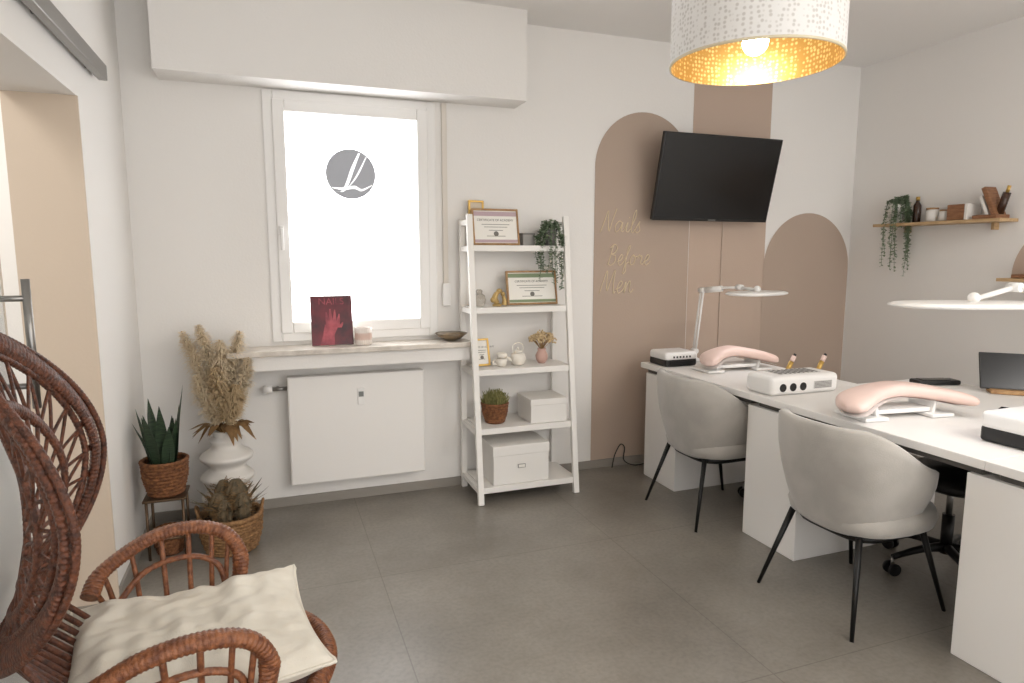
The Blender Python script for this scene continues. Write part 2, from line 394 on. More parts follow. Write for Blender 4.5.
def ivy(name,c,potr,poth,n,length,spread,potm,ls=.014):
    b=B(name)
    b.lathe([(potr*.75,0),(potr,poth*.9),(potr,poth),(potr*.85,poth),(potr*.8,poth*.8)],c,potm,seg=28)
    top=c[2]+poth
    for k in range(n):
        t=random.uniform(0,2*pi) if random.random()<.4 else random.uniform(pi,2*pi)
        r=random.uniform(.6,1)*spread;l=random.uniform(.35,1)*length
        if random.random()<.35: l*=.3
        pts=[(c[0]+.01*math.cos(t),c[1]+.01*math.sin(t),top-.01),
             (c[0]+potr*math.cos(t),c[1]+potr*math.sin(t),top+.05*random.random()+.01),
             (c[0]+(potr+r*.6)*math.cos(t),c[1]+(potr+r*.6)*math.sin(t),top-.02-l*.2),
             (c[0]+(potr+r*.8)*math.cos(t)+random.uniform(-.01,.01),c[1]+(potr+r*.7)*math.sin(t),top-l*.6),
             (c[0]+(potr+r*.8)*math.cos(t)+random.uniform(-.02,.02),c[1]+(potr+r*.7)*math.sin(t),top-l)]
        P=catmull(pts,7)
        b.tube(P,.0015,IVY,seg=4,smooth=False)
        for p in P[3:]:
            for q in range(3):
                a=random.uniform(0,2*pi);e=random.uniform(-.8,.5);L_=ls*random.uniform(.7,1.3)
                d=Vector((math.cos(a)*math.cos(e),math.sin(a)*math.cos(e),math.sin(e)))
                sd=d.cross(Vector((random.random()-.5,random.random()-.5,1))).normalized()*L_*.5
                b.poly([p,p+d*L_*.6+sd,p+d*L_*1.4,p+d*L_*.6-sd],IVY)
    return b.done(norm=False)
POTW=mat('ceramic_white',(228,224,218),.35)
ivy('hanging_ivy_plant',(1.65,3.80,1.541),.045,.10,26,.38,.065,mat('ceramic_grey',(120,118,115),.5))

b=B('glass_ornament')
GLO=mat('smoky_glass',(220,214,205),.08,trans=.75)
b.lathe([(.02,0),(.035,.012),(.042,.04),(.034,.068),(.018,.082),(.022,.095),(.012,.105)],(1.185,3.80,1.171),GLO);b.done()
b=B('gold_figurine')
GB=mat('antique_brass',(186,158,104),.45,metal=.5)
b.lathe([(.028,0),(.03,.01),(.012,.02)],(1.30,3.80,1.171),GB)
b.tube([(1.30,3.80,1.19),(1.285,3.80,1.22),(1.30,3.80,1.25),(1.325,3.80,1.26)],.014,GB,radii=[.016,.02,.014,.008])
b.sph((1.315,3.80,1.265),.016,GB,sc=(1.2,.8,.9));b.sph((1.275,3.80,1.21),.018,GB)
b.tube([(1.345,3.80,1.175),(1.35,3.80,1.2),(1.34,3.80,1.235)],.016,GB,radii=[.02,.016,.009]);b.sph((1.338,3.80,1.245),.014,GB)
b.done()
b=B('ceramic_cup')
CR=mat('ceramic_cream',(232,226,215),.35)
b.lathe([(.02,0),(.03,.01),(.034,.05),(.032,.05),(.026,.012)],(1.315,3.76,.801),CR);b.tube([(1.315-.033,3.76,.84),(1.262,3.76,.84),(1.262,3.76,.82),(1.315-.031,3.76,.815)],.004,CR)
b.lathe([(.026,0),(.03,.03),(.024,.034)],(1.315,3.76,.852),CR);b.done()
b=B('teapot')
c=(1.43,3.78,.801)
b.lathe([(.032,0),(.045,.015),(.05,.045),(.042,.07),(.03,.078)],c,CR);b.lathe([(.031,.079),(.026,.09),(.006,.097)],c,CR);b.sph((c[0],c[1],c[2]+.103),.009,CR)
b.tube([(c[0]-.04,c[1],c[2]+.03),(c[0]-.07,c[1],c[2]+.05),(c[0]-.08,c[1],c[2]+.075)],.008,CR,radii=[.012,.008,.006])
b.tube([(c[0]-.03,c[1],c[2]+.075),(c[0]-.035,c[1],c[2]+.12),(c[0],c[1],c[2]+.14),(c[0]+.035,c[1],c[2]+.12),(c[0]+.03,c[1],c[2]+.075)],.0035,CR)
b.done()
def dried(b,c,top,n,h,spread,m,m2):
    for k in range(n):
        t=random.uniform(0,2*pi);r=spread*math.sqrt(random.random())
        p1=Vector((c[0]+r*math.cos(t),c[1]+r*math.sin(t)*.7,top+h*(1-.4*(r/spread)**2)*random.uniform(.75,1)))
        p0=Vector((c[0],c[1],top-.02))
        b.tube([p0,(p0+p1)/2+Vector((0,0,.01)),p1],.0012,m,seg=4,n=3)
        for q in range(7):
            b.sph(p1+Vector((random.uniform(-.012,.012),random.uniform(-.012,.012),random.uniform(-.02,.01))),random.uniform(.004,.007),m2,seg=6)
b=B('dried_flower_vase')
PK=mat('rose_ceramic',(196,160,148),.5)
c=(1.60,3.80,.801)
b.lathe([(.022,0),(.036,.02),(.04,.05),(.026,.08),(.028,.095),(.02,.09)],c,PK)
DR=mat('dried_flower_cream',(214,190,150),.9);DS=mat('dried_stem',(166,132,90),.9)
dried(b,c,.895,70,.11,.085,DS,DR)
b.done()
def weave(b,c,prof,m,rows,nst,amp,seg=None):
    def pr(z01):
        q=z01*(len(prof)-1);a=int(min(q,len(prof)-2));f=q-a
        return prof[a][0]+(prof[a+1][0]-prof[a][0])*f, prof[a][1]+(prof[a+1][1]-prof[a][1])*f
    K=4
    P=[pr(j/(rows*K)) for j in range(rows*K+1)]
    def rf(r,t,z,j):
        row=j//K;ph=(j%K)/K
        return r+amp*math.sin(pi*ph)*(0.6+1.0*(0.5+0.5*math.sin(nst*t+(pi if row%2 else 0))))
    b.lathe(P,c,m,seg=seg or nst*4,rf=rf,cap=False)
    r0,z0=P[0];b.lathe([(0.001,z0+.002),(r0,z0)],c,m,seg=32,cap=False)
    r1,z1=P[-1]
    b.tube([(c[0]+(r1)*math.cos(2*pi*i/24),c[1]+(r1)*math.sin(2*pi*i/24),c[2]+z1) for i in range(24)],amp*1.6,m,closed=True,n=3,ripple=(.15,300))
    b.lathe([(r1*.97,z1),(r1*.9,z1*.6+z0*.4)],c,m,seg=32,cap=False)
b=B('potted_succulent')
c=(1.27,3.76,.452)
weave(b,c,[(.055,0),(.075,.06),(.08,.12)],TERRA,8,14,.005)
b.lathe([(.001,.1),(.075,.1)],c,SOIL,seg=24,cap=False)
SUC=mat('moss_green',(110,112,62),.8,col2=(150,142,92),nscale=50)
for k in range(260):
    t=random.uniform(0,2*pi);r=.072*math.sqrt(random.random());h=.07*(1-(r/.09)**2)+.11
    p=Vector((c[0]+r*math.cos(t),c[1]+r*math.sin(t),c[2]+.10));q=p+Vector((random.uniform(-.015,.015)+r*math.cos(t)*.2,random.uniform(-.015,.015),h-.09+random.uniform(0,.03)))
    b.tube([p,q],.003,SUC,seg=4,smooth=False,radii=[.004,.0015])
b.done()
BOXW=mat('box_white',(232,229,224),.6)
def lidbox(name,c,w,dp,h,label=True):
    b=B(name)
    b.bb(c[0]-w/2,c[0]+w/2,c[1]-dp/2,c[1]+dp/2,c[2],c[2]+h-.01,BOXW,.003)
    b.bb(c[0]-w/2-.004,c[0]+w/2+.004,c[1]-dp/2-.004,c[1]+dp/2+.004,c[2]+h*.74,c[2]+h,BOXW,.004)
    if label: b.box((c[0],c[1]-dp/2-.003,c[2]+h*.45),(.05,.004,.025),STEEL,.001);b.box((c[0],c[1]-dp/2-.0055,c[2]+h*.45),(.04,.002,.017),PAPER)
    b.done()
lidbox('storage_box',(1.585,3.76,.452),.24,.24,.15,False)
lidbox('storage_box',(1.385,3.745,.102),.36,.30,.24)

# ---------------- sill items
b=B('magazine')
b.M=Matrix.Translation((.32,3.86,.967))@Euler((-.2,0,0)).to_matrix().to_4x4()
RED=mat('cover_crimson',(112,28,42),.35,col2=(52,16,26),nscale=9,ndetail=3)
PINK=mat('cover_pink',(190,86,96),.4,col2=(120,38,54),nscale=14)
b.bb(-.115,.115,-.008,.008,0,.285,PAPER);b.bb(-.116,.116,-.0095,-.008,0,.286,RED)
b.text('NAILS',(0,-.0105,.235),.055,PINK)
b.ribbon([(-.03,-.0105,.0),(-.02,-.0105,.06),(.0,-.0105,.12)],[.04,.032,.04],PINK,side=(1,0,0))
for k,(x,z,a) in enumerate(((-.03,.19,-.3),(-.008,.21,-.05),(.018,.205,.15),(.042,.18,.4),(.06,.13,.9))):
    b.ribbon([(x*.7,-.0112,.10),((x*.7+x)/2,-.0112,(z+.1)/2),(x,-.0112,z)],[.012,.010,.003],PINK,side=(1,0,0))
b.done()
b=B('glass_candle')
CGL=mat('frosted_candle_glass',(232,222,214),.25)
b.lathe([(.042,0),(.048,.01),(.048,.10),(.043,.10),(.043,.075),(.001,.075)],(.49,3.84,.966),CGL,rf=lambda r,t,z,j:r*(1+.02*math.sin(24*t)),seg=96,cap=False)
b.lathe([(.001,.078),(.041,.078)],(.49,3.84,.966),mat('wax_rose',(226,196,184),.6),cap=False)
b.lathe([(.0485,.03),(.0495,.05),(.0485,.07)],(.49,3.84,.966),mat('candle_label',(212,184,172),.6),cap=False);b.done()
b=B('stone_bowl')
ST=mat('dark_bronze',(88,76,62),.35,metal=.4,col2=(140,122,98),nscale=20)
b.lathe([(.03,0),(.06,.012),(.10,.045),(.097,.046),(.055,.018),(.001,.012)],(1.02,3.85,.966),ST,cap=False)
b.lathe([(.001,.03),(.08,.036),(.085,.045),(.05,.052),(.001,.055)],(1.02,3.85,.966),ST,cap=False);b.done()

# ---------------- floor plants
BZ=mat('bronze_metal',(104,84,66),.4,metal=.7)
b=B('snake_plant')
c=(-.535,3.53,0)
for sx in (-1,1):
    for sy in (-1,1):
        b.tube([(c[0]+sx*.08,c[1]+sy*.08,0),(c[0]+sx*.08,c[1]+sy*.08,.30)],.007,BZ,smooth=False)
for z in (.10,.295):
    for i in range(4):
        q=[(-.08,-.08),(.08,-.08),(.08,.08),(-.08,.08)];p,r_=q[i],q[(i+1)%4]
        b.tube([(c[0]+p[0],c[1]+p[1],z),(c[0]+r_[0],c[1]+r_[1],z)],.006,BZ,smooth=False)
b.box((c[0],c[1],.30),(.19,.19,.012),BZ,.003)
pc=(c[0],c[1],.307)
weave(b,pc,[(.075,0),(.098,.09),(.102,.17)],TERRA,10,18,.006)
b.lathe([(.001,.15),(.095,.15)],pc,SOIL,seg=24,cap=False)
for k in range(13):
    t=k*2.4;r=.03+.02*random.random();h=random.uniform(.2,.34) if k else .40
    o=Vector((pc[0]+r*math.cos(t),pc[1]+r*math.sin(t),pc[2]+.14))
    le=Vector((math.cos(t),math.sin(t),0))*random.uniform(.03,.09)
    b.ribbon([o,o+le*.35+Vector((0,0,h*.5)),o+le+Vector((0,0,h))],[.018,.03,.028,.018,.001],GREEN,side=(math.cos(t+1.57+random.uniform(-.5,.5)),math.sin(t+1.57),0),n=6,fold=.35)
b.done(norm=False)
b=B('woven_basket');weave(b,(-.535,3.53,.001),[(.055,0),(.066,.05),(.066,.12)],TERRA,7,14,.004);b.done(norm=False)

b=B('pampas_vase')
VW=mat('matte_white_ceramic',(228,224,218),.7)
vc=(-.27,3.79,0)
pr=[]
for i in range(60):
    z=i/59*.54;q=z/.54
    env=.115 if q<.75 else .115-(q-.75)/.25*.055
    r=env*(1+.2*math.sin(z*2*pi/.115-1.2)) if q<.93 else .06+.01*(q-.93)/.07
    pr.append((r,z))
pr+= [(.055,.54),(.045,.45)]
b.lathe(pr,vc,VW,seg=48)
PAMP=mat('pampas_cream',(230,213,184),.95);PAMP2=mat('pampas_tan',(210,186,148),.95);PALM=mat('dried_palm',(150,116,74),.85,col2=(112,84,52),nscale=20)
def plume(b,p0,p1,end,R_,m,n=1900):
    p0=Vector(p0);p1=Vector(p1);end=Vector(end);d=(end-p1).normalized()
    b.tube([p0,p1,end],.0025,DS,seg=5,n=6)
    C=catmull([p0,p1,(p1+end)/2+(p1-p0).normalized()*.015,end],14)[14:]
    mi=b.mi(m)
    for k in range(n):
        q=random.random();pp=C[int(q*(len(C)-1))]
        env=R_*(math.sin(pi*min(1,.10+q*.86))**.6)*(1-.2*q)
        a=random.uniform(0,2*pi)
        s1=d.cross(Vector((.3,1,0))).normalized();s2=d.cross(s1)
        out=(s1*math.cos(a)+s2*math.sin(a))
        l=env*random.uniform(.35,1.15)
        e=pp+out*l*.65+d*l*.45;e2=pp+out*l*1.05+d*l*.6-Vector((0,0,l*.30))
        sd=out.cross(d)*.0021
        v=[b.V(pp-sd),b.V(pp+sd),b.V(e+sd),b.V(e-sd),b.V(e2)]
        b.face([v[0],v[1],v[2],v[3]],mi);b.face([v[3],v[2],v[4]],mi)
tp=(vc[0],vc[1],.48)
for (dx,dy,z0,ex,z1,R_,m) in ((-.05,-.03,.72,-.18,1.09,.078,PAMP),(-.02,-.02,.76,-.10,1.12,.080,PAMP),(.01,-.06,.72,.0,1.04,.085,PAMP),(.03,-.02,.74,.10,1.08,.078,PAMP),(.0,-.09,.60,-.03,.90,.085,PAMP2),(-.03,-.08,.58,-.12,.86,.078,PAMP),(.05,-.06,.62,.14,.94,.07,PAMP),(.03,-.10,.58,.07,.80,.075,PAMP2)):
    plume(b,tp,(vc[0]+dx,vc[1]+dy*.7,z0),(vc[0]+ex,vc[1]+dy,z1),R_,m)
for k in range(24):
    t=random.uniform(0,2*pi);l=random.uniform(.08,.17)
    o=Vector((vc[0]+.02*math.cos(t),vc[1]+.02*math.sin(t),.53))
    dr=Vector((math.cos(t),math.sin(t)*.5-.35,0))
    b.ribbon([o,o+dr*l*.5+Vector((0,0,.06)),o+dr*l+Vector((0,0,random.uniform(-.05,.07)))],[.004,.018,.022,.001],PALM,side=(-dr.y,dr.x,.2),n=5,fold=.3)
b.done(norm=False)

b=B('spiky_plant_basket')
c=(-.245,3.47,0.001)
weave(b,c,[(.115,0),(.14,.09),(.145,.18)],STRAW,11,22,.008)
b.lathe([(.001,.155),(.135,.155)],c,SOIL,seg=24,cap=False)
for s_ in (-1,1):
    b.tube([(c[0]+s_*.14,c[1]-.03,.17),(c[0]+s_*.155,c[1]-.02,.23),(c[0]+s_*.155,c[1]+.02,.23),(c[0]+s_*.14,c[1]+.03,.17)],.007,STRAW)
CAC=mat('cactus_brown_green',(74,66,50),.8,col2=(112,96,72),nscale=40)
for (dx,dy,r,h) in ((-.05,-.02,.048,.14),(.03,.02,.055,.19),(.06,-.06,.04,.14),(-.03,.06,.045,.18),(-.02,-.08,.035,.12)):
    cc=Vector((c[0]+dx,c[1]+dy,.16))
    b.lathe([(r*.7,0),(r,h*.4),(r*.9,h*.75),(r*.4,h),(.002,h*1.02)],cc,CAC,seg=40,rf=lambda r,t,z,j:r*(1+.12*math.cos(10*t)),cap=False)
    for k in range(110):
        t=round(random.uniform(0,10))*2*pi/10;z=random.uniform(.02,h)
        rr=r*1.05*(1 if z<h*.7 else max(.2,1-(z/h-.7)*2.2))
        p=cc+Vector((rr*math.cos(t),rr*math.sin(t),z));q=p+Vector((math.cos(t)*.03,math.sin(t)*.03,random.uniform(-.005,.02)))
        b.tube([p,q],.0012,PALM,seg=3,smooth=False,cap=False)
for k in range(20):
    t=random.uniform(0,2*pi);o=Vector((c[0]+.06*math.cos(t),c[1]+.06*math.sin(t),.16));dr=Vector((math.cos(t),math.sin(t),0))
    b.ribbon([o,o+dr*.05+Vector((0,0,.08)),o+dr*.13+Vector((0,0,.10+.06*random.random()))],[.006,.012,.001],CAC,side=(-dr.y,dr.x,0),n=4,fold=.3)
b.done(norm=False)

# ---------------- desk
b=B('nail_desk')
DX0,DX1=2.31,3.05
for (y0,y1,x1) in ((2.702,3.77,DX1),(1.50,2.70,3.62),(.30,1.498,3.62)):
    b.bb(DX0,x1,y0,y1,.735,.77,WHITE,.003)
    b.bb(DX0+.04,x1-.04,y0+.03,y1-.03,.705,.735,GAP)
for (y0,y1) in ((3.37,3.73),(2.36,2.73),(1.19,1.57),(.35,.72)):
    b.bb(2.33,2.91,y0,y1,.0,.705,WHITE,.003)
    for z in (.13,.30,.47,.62): b.bb(2.905,2.915,y0+.01,y1-.01,z-.06,z+.07,WHITE,.003)
for y in (.4,2.6): b.bb(3.52,3.57,y-.025,y+.025,0,.705,WHITE,.003)
b.done()

# ---------------- barrel chairs
VEL=mat('grey_velvet',(176,171,164),.85,sheen=.5,bump=.15,bscale=200,col2=(160,155,148),nscale=6)
def barrel(loc,rz=0):
    b=B('barrel_chair',loc=loc,rz=rz)
    A=math.radians(112);N=44
    def sec(th):
        a=abs(th)/A
        f=max(0,(a-.35)/.65);f=f*f*(3-2*f)
        top=.82-.17*f;bot=.36+.06*f
        pts=[];H_=top-bot
        for v in (0,.04,.12,.3,.5,.7,.88,.97): pts.append((.215+.085*math.sin(min(1,v*1.15)*pi/2)-(.02 if v==0 else 0),bot+H_*v))
        pts.append((.285,top));pts.append((.262,top-.004))
        for v in (.9,.7,.5,.3,.12,.02): pts.append((.185+.068*math.sin(min(1,v*1.1)*pi/2),bot+H_*v))
        return pts
    mi=b.mi(VEL);rings=[]
    for i in range(N+1):
        th=-A+2*A*i/N
        k=1.0
        if i in(0,N): k=.6
        elif i in (1,N-1): k=.9
        S=sec(th);cxr=sum(p[0] for p in S)/len(S);czr=sum(p[1] for p in S)/len(S)
        ring=[]
        for r,z in S:
            r=cxr+(r-cxr)*k;z=czr+(z-czr)*(1-(1-k)*.12)
            cx,sy=-math.cos(th),math.sin(th)
            q=(abs(cx)**2.5+abs(sy)**2.5)**(-1/2.5)
            ring.append(b.V((r*cx*q,r*sy*q,z)))
        rings.append(ring)
    for a_,b_ in zip(rings,rings[1:]):
        n=len(a_)
        for i in range(n): b.face([a_[i],a_[(i+1)%n],b_[(i+1)%n],b_[i]],mi,True)
    b.face(rings[0],mi,True);b.face(list(reversed(rings[-1])),mi,True)
    b.lathe([(.02,.36),(.2,.362),(.245,.38),(.255,.42),(.245,.455),(.2,.475),(.1,.482),(.002,.484)],(.03,0,0),VEL,seg=48,sq=3)
    b.lathe([(.19,.34),(.2,.365)],(.02,0,0),BLACKM,seg=32,sq=4)
    for fx,fy,tx,ty in ((-.27,-.25,-.17,-.17),(-.27,.25,-.17,.17),(.28,-.23,.18,-.17),(.28,.23,.18,.17)):
        b.cyl((fx,fy,0),(tx,ty,.37),.008,BLACKM,r2=.014,seg=10)
    b.done()
barrel((2.305,2.01,0),0.03)
barrel((2.36,3.06,0),0.0)

# ---------------- office chairs
def office(loc,rz):
    b=B('office_chair',loc=loc,rz=rz)
    for k in range(5):
        t=2*pi*k/5+.3
        e=(.27*math.cos(t),.27*math.sin(t),.085)
        b.tube([(0,0,.12),(.13*math.cos(t),.13*math.sin(t),.115),e],.016,BLACKM,radii=[.024,.018,.013],n=3)
        for s_ in (-1,1):
            o=Vector((-math.sin(t),math.cos(t),0))*.012*s_
            b.cyl(Vector((e[0],e[1],.03))+o,Vector((e[0],e[1],.03))+o*2.2,.029,DARK,seg=20)
        b.cyl((e[0],e[1],.04),(e[0],e[1],.085),.006,STEEL,seg=8)
    b.cyl((0,0,.09),(0,0,.28),.026,BLACKM);b.cyl((0,0,.28),(0,0,.43),.014,STEEL)
    LE=mat('black_leatherette',(26,24,23),.45)
    b.lathe([(.02,.42),(.17,.425),(.215,.45),(.215,.475),(.17,.5),(.002,.505)],(0,0,0),LE,seg=40,sq=3)
    b.tube([(-.02,0,.42),(.2,0,.42),(.26,0,.5),(.25,0,.6)],.014,BLACKM)
    def g(u,v):
        y=(u-.5)*.36;z=.54+v*.14
        return (.235-.3*y*y,y*(1-.15*abs(v-.5)),z)
    b.grid(g,12,6,LE);b.grid(lambda u,v:(g(u,v)[0]+.03,g(u,v)[1],g(u,v)[2]),12,6,LE)
    b.tube([g(u,v) for u,v in ((0,0),(.5,0),(1,0),(1,.5),(1,1),(.5,1),(0,1),(0,.5))],.018,LE,closed=True,up=(1,0,0))
    b.done()
office((2.93,2.04,0),.1)
office((2.93,3.04,0),-.1)

# ---------------- desk equipment
DZ=.771
LAMPW=mat('lamp_white',(236,234,231),.35);LED=mat('led_diffuser',(255,255,255),.4,emit=4,ecol=(250,250,255))
def oval_head(b,c,l,w,h,rz):
    b.M=Matrix.Translation(c)@Euler((0,0,rz)).to_matrix().to_4x4()
    mi=b.mi(LAMPW)
    prof=[(.9,0),(1,.25),(1,.6),(.92,.9),(.5,1.0),(.01,1.02)];rings=[]
    for s_,z in prof:
        rings.append([b.V((l/2*s_*math.copysign(abs(math.cos(t))**.8,math.cos(t)),w/2*s_*math.copysign(abs(math.sin(t))**.8,math.sin(t)),z*h)) for t in [2*pi*i/48 for i in range(48)]])
    for a_,b_ in zip(rings,rings[1:]):
        for i in range(48): b.face([a_[i],a_[(i+1)%48],b_[(i+1)%48],b_[i]],mi,True)
    b.face([b.V((l/2*.88*math.cos(2*pi*i/48),w/2*.88*math.sin(2*pi*i/48),.0)) for i in range(48)],b.mi(LED))
    b.face(list(reversed([b.V((l/2*.9*math.cos(2*pi*i/48),w/2*.9*math.sin(2*pi*i/48),.002)) for i in range(48)])),mi)
    b.M=Matrix.Identity(4)
def desklamp(base,elbow,mid,head,hl,hw,hrz):
    b=B('desk_lamp')
    b.lathe([(.05,0),(.05,.01),(.03,.02),(.018,.025),(.018,.07)],base,LAMPW)
    bt=Vector(base)+Vector((0,0,.07));e=Vector(elbow);m_=Vector(mid)
    for o in (-.014,.014):
        ov=Vector((0,o,0));b.cyl(bt+ov,e+ov,.007,LAMPW,seg=8)
        b.cyl(e+ov+Vector((0,0,.012)),m_+ov,.007,LAMPW,seg=8)
    for p in (bt,e,m_): b.cyl(p-Vector((0,.024,0)),p+Vector((0,.024,0)),.018,LAMPW)
    dd=(m_-e).normalized();b.cyl(e+dd*.03,e+dd*.15,.02,LAMPW)
    h=Vector(head)
    b.cyl(m_,h+Vector((0,0,.03)),.010,LAMPW);b.sph(h+Vector((0,0,.035)),.022,LAMPW)
    oval_head(b,head,hl,hw,.022,hrz)
    b.done(norm=False)
desklamp((2.67,3.68,DZ),(2.70,3.66,1.25),(2.79,3.40,1.28),(2.80,3.25,1.24),.46,.26,.25)
desklamp((3.02,1.38,DZ),(3.04,1.42,1.22),(2.66,1.68,1.36),(2.50,1.72,1.285),.62,.26,-.35)

PINKL=mat('pink_leatherette',(234,208,198),.45,col2=(228,199,188),nscale=5)
def armrest(c,rz,L_=.5):
    b=B('manicure_armrest',loc=c,rz=rz)
    NU,NV=44,24
    def f(u,v):
        s_=u*2-1
        w=.062+.060*(abs(s_)**1.6)
        endk=math.sqrt(max(0,1-max(0,(abs(s_)-.62)/.38)**2.4))
        w*=endk
        t=.032*(.35+.65*endk)
        a=2*pi*v
        y=w*math.copysign(abs(math.cos(a))**.7,math.cos(a));z=t*math.copysign(abs(math.sin(a))**.7,math.sin(a))
        zc=.115-.048*abs(s_)**1.5
        yb=.11*(s_*s_)
        return (s_*L_/2,y-yb,zc+z)
    b.grid(f,NU,NV,PINKL)
    b.grid(lambda u,v:(f(u,0)[0]*.96,(f(u,.5)[1]+(f(u,0)[1]-f(u,.5)[1])*v),f(u,0)[2]-.031),NU,4,LAMPW)
    for s_ in (-.15,.15):
        b.box((s_,-.02,.035),(.016,.14,.07),LAMPW,.004,rot=(0,s_*1.2,0));b.box((s_*1.15,-.02,.009),(.12,.20,.017),LAMPW,.006)
    b.box((0,-.015,.03),(.32,.12,.02),LAMPW,.004)
    b.done()
armrest((2.60,2.12,DZ),-.12,.66)
armrest((2.69,3.34,DZ),-.05,.50)

def uvlamp(c,w,dp,h,rz):
    b=B('nail_uv_lamp',loc=c,rz=rz)
    b.box((0,0,h*.25+.001),(w*.98,dp*.98,h*.5),DARK,.012,seg=3)
    b.box((0,0,h*.70),(w,dp,h*.58),LAMPW,.02,seg=4)
    b.box((0,-dp/2-.001,h*.22),(w*.7,.006,h*.30),mat('deep_black',(6,6,7),.5))
    for k in range(6): b.box((-w*.25+k*w*.1,-dp/2-.002,h*.66),(w*.04,.005,h*.12),DARK)
    b.done()
uvlamp((2.46,3.62,DZ),.24,.2,.095,0)
uvlamp((2.68,1.58,DZ),.26,.22,.12,0)
b=B('nail_dust_collector',loc=(2.565,2.68,DZ),rz=0)
b.box((0,0,.05),(.44,.2,.10),LAMPW,.025,seg=5)
for x in (-.15,-.085,-.02):
    b.M=Matrix.Translation((x,-.101,.042))
    b.cyl((0,.004,0),(0,-.001,0),.021,DARK,seg=24)
b.M=Matrix.Identity(4)
b.box((.11,-.1005,.045),(.12,.003,.04),mat('grille_grey',(200,198,194),.4),.001)
for k in range(5): b.box((.11,-.1022,.031+k*.007),(.11,.002,.002),GAP)
b.box((0,0,.101),(.26,.12,.004),MATS['grille_grey'])
for k in range(9): b.box((-.115+k*.029,0,.104),(.008,.10,.002),GAP)
b.done()
def drillpen(c,rz):
    b=B('nail_drill_pen',loc=c,rz=rz)
    b.lathe([(.035,0),(.035,.012),(.015,.02)],(0,0,0),LAMPW)
    b.M=Matrix.Translation((0,0,.012))@Euler((0,.5,0)).to_matrix().to_4x4()
    b.cyl((0,0,.0),(0,0,.05),.010,LAMPW);b.cyl((0,0,.05),(0,0,.12),.012,GOLD,r2=.014);b.cyl((0,0,.12),(0,0,.155),.013,PINKL);b.cyl((0,0,.155),(0,0,.168),.008,DARK)
    b.done()
drillpen((2.67,2.86,DZ),0);drillpen((2.84,2.81,DZ),0)
b=B('tablet',loc=(3.56,2.23,DZ))
b.M=Euler((0,0,-.75)).to_matrix().to_4x4()
b.box((0,0,.012),(.17,.10,.022),WOODF,.004)
b.M=b.M@Matrix.Translation((0,-.01,.02))@Euler((-.45,0,0)).to_matrix().to_4x4()
b.box((0,0,.10),(.25,.01,.20),DARK,.004);b.box((0,-.0055,.10),(.235,.001,.185),SCR)
b.done()
b=B('card_reader',loc=(3.44,2.54,DZ),rz=-.3);b.box((0,0,.014),(.24,.09,.026),DARK,.008);b.box((-.01,0,.028),(.16,.06,.004),SCR,.002);b.done()
b=B('smartphone',loc=(3.12,1.95,DZ),rz=.4);b.box((0,0,.005),(.15,.075,.009),STEEL,.003);b.box((0,0,.0102),(.14,.068,.001),SCR);b.done()
b=B('power_cable')
b.tube([(2.18,3.90,.01),(2.20,3.90,.10),(2.26,3.93,.16),(2.30,3.94,.13),(2.28,3.91,.05),(2.36,3.9,.008),(2.5,3.92,.008)],.004,DARK);b.done()

# ---------------- wall shelves right
OAK=mat('oak_shelf',(200,170,130),.55,col2=(178,146,106),nscale=12,stretch=(6,1,6))
b=B('oak_wall_shelf');b.bb(4.13,4.297,2.73,3.62,1.685,1.705,OAK,.002)
for y in (2.85,3.45): b.bb(4.25,4.297,y-.01,y+.01,1.64,1.685,OAK,.002)
b.done()
b=B('oak_wall_shelf');b.bb(4.13,4.294,1.75,2.72,1.325,1.345,OAK,.002)
for y in (1.9,2.55): b.bb(4.25,4.294,y-.01,y+.01,1.28,1.325,OAK,.002)
b.done()
ivy('hanging_ivy_plant',(4.19,3.48,1.706),.055,.13,30,.50,.045,POTW)
b=B('brown_bottle');BR=mat('amber_dark_glass',(60,38,26),.2)
b.lathe([(.022,0),(.025,.01),(.025,.12),(.011,.145),(.011,.17)],(4.26,3.38,1.706),BR);b.lathe([(.0125,.155),(.0125,.18)],(4.26,3.38,1.706),GOLD);b.done()
b=B('candle_jar');b.lathe([(.035,0),(.038,.01),(.038,.075),(.034,.08)],(4.20,3.22,1.706),POTW);b.lathe([(.037,.08),(.037,.092)],(4.20,3.22,1.706),WOODF);b.done()
b=B('candle_jar');b.lathe([(.03,0),(.033,.01),(.033,.06),(.03,.065)],(4.20,3.13,1.706),POTW);b.lathe([(.032,.065),(.032,.075)],(4.20,3.13,1.706),WOODF);b.done()
WDB=mat('walnut_box',(150,106,74),.5,col2=(122,82,54),nscale=20,stretch=(1,1,6))
b=B('wooden_box');b.box((4.20,3.01,1.706+.05),(.12,.13,.098),WDB,.004);b.box((4.20,2.95,1.706+.05),(.122,.02,.10),POTW,.002);b.done()
b=B('wooden_wedge_decoration')
b.box((4.21,2.84,1.706+.012),(.12,.15,.024),WDB,.003)
b.box((4.21,2.83,1.706+.105),(.10,.028,.19),WDB,.004,rot=(-.42,0,0))
b.box((4.21,2.86,1.706+.08),(.09,.02,.13),POTW,.004,rot=(-.42,0,0))
b.cyl((4.21,2.79,1.73),(4.21,2.755,1.86),.022,BR);b.cyl((4.21,2.755,1.86),(4.21,2.745,1.90),.010,GOLD)
b.done()
b=B('wooden_tray');b.box((4.21,2.50,1.346+.012),(.12,.3,.022),WDB,.004);b.box((4.21,2.50,1.346+.05),(.08,.12,.05),POTW,.01);b.done()

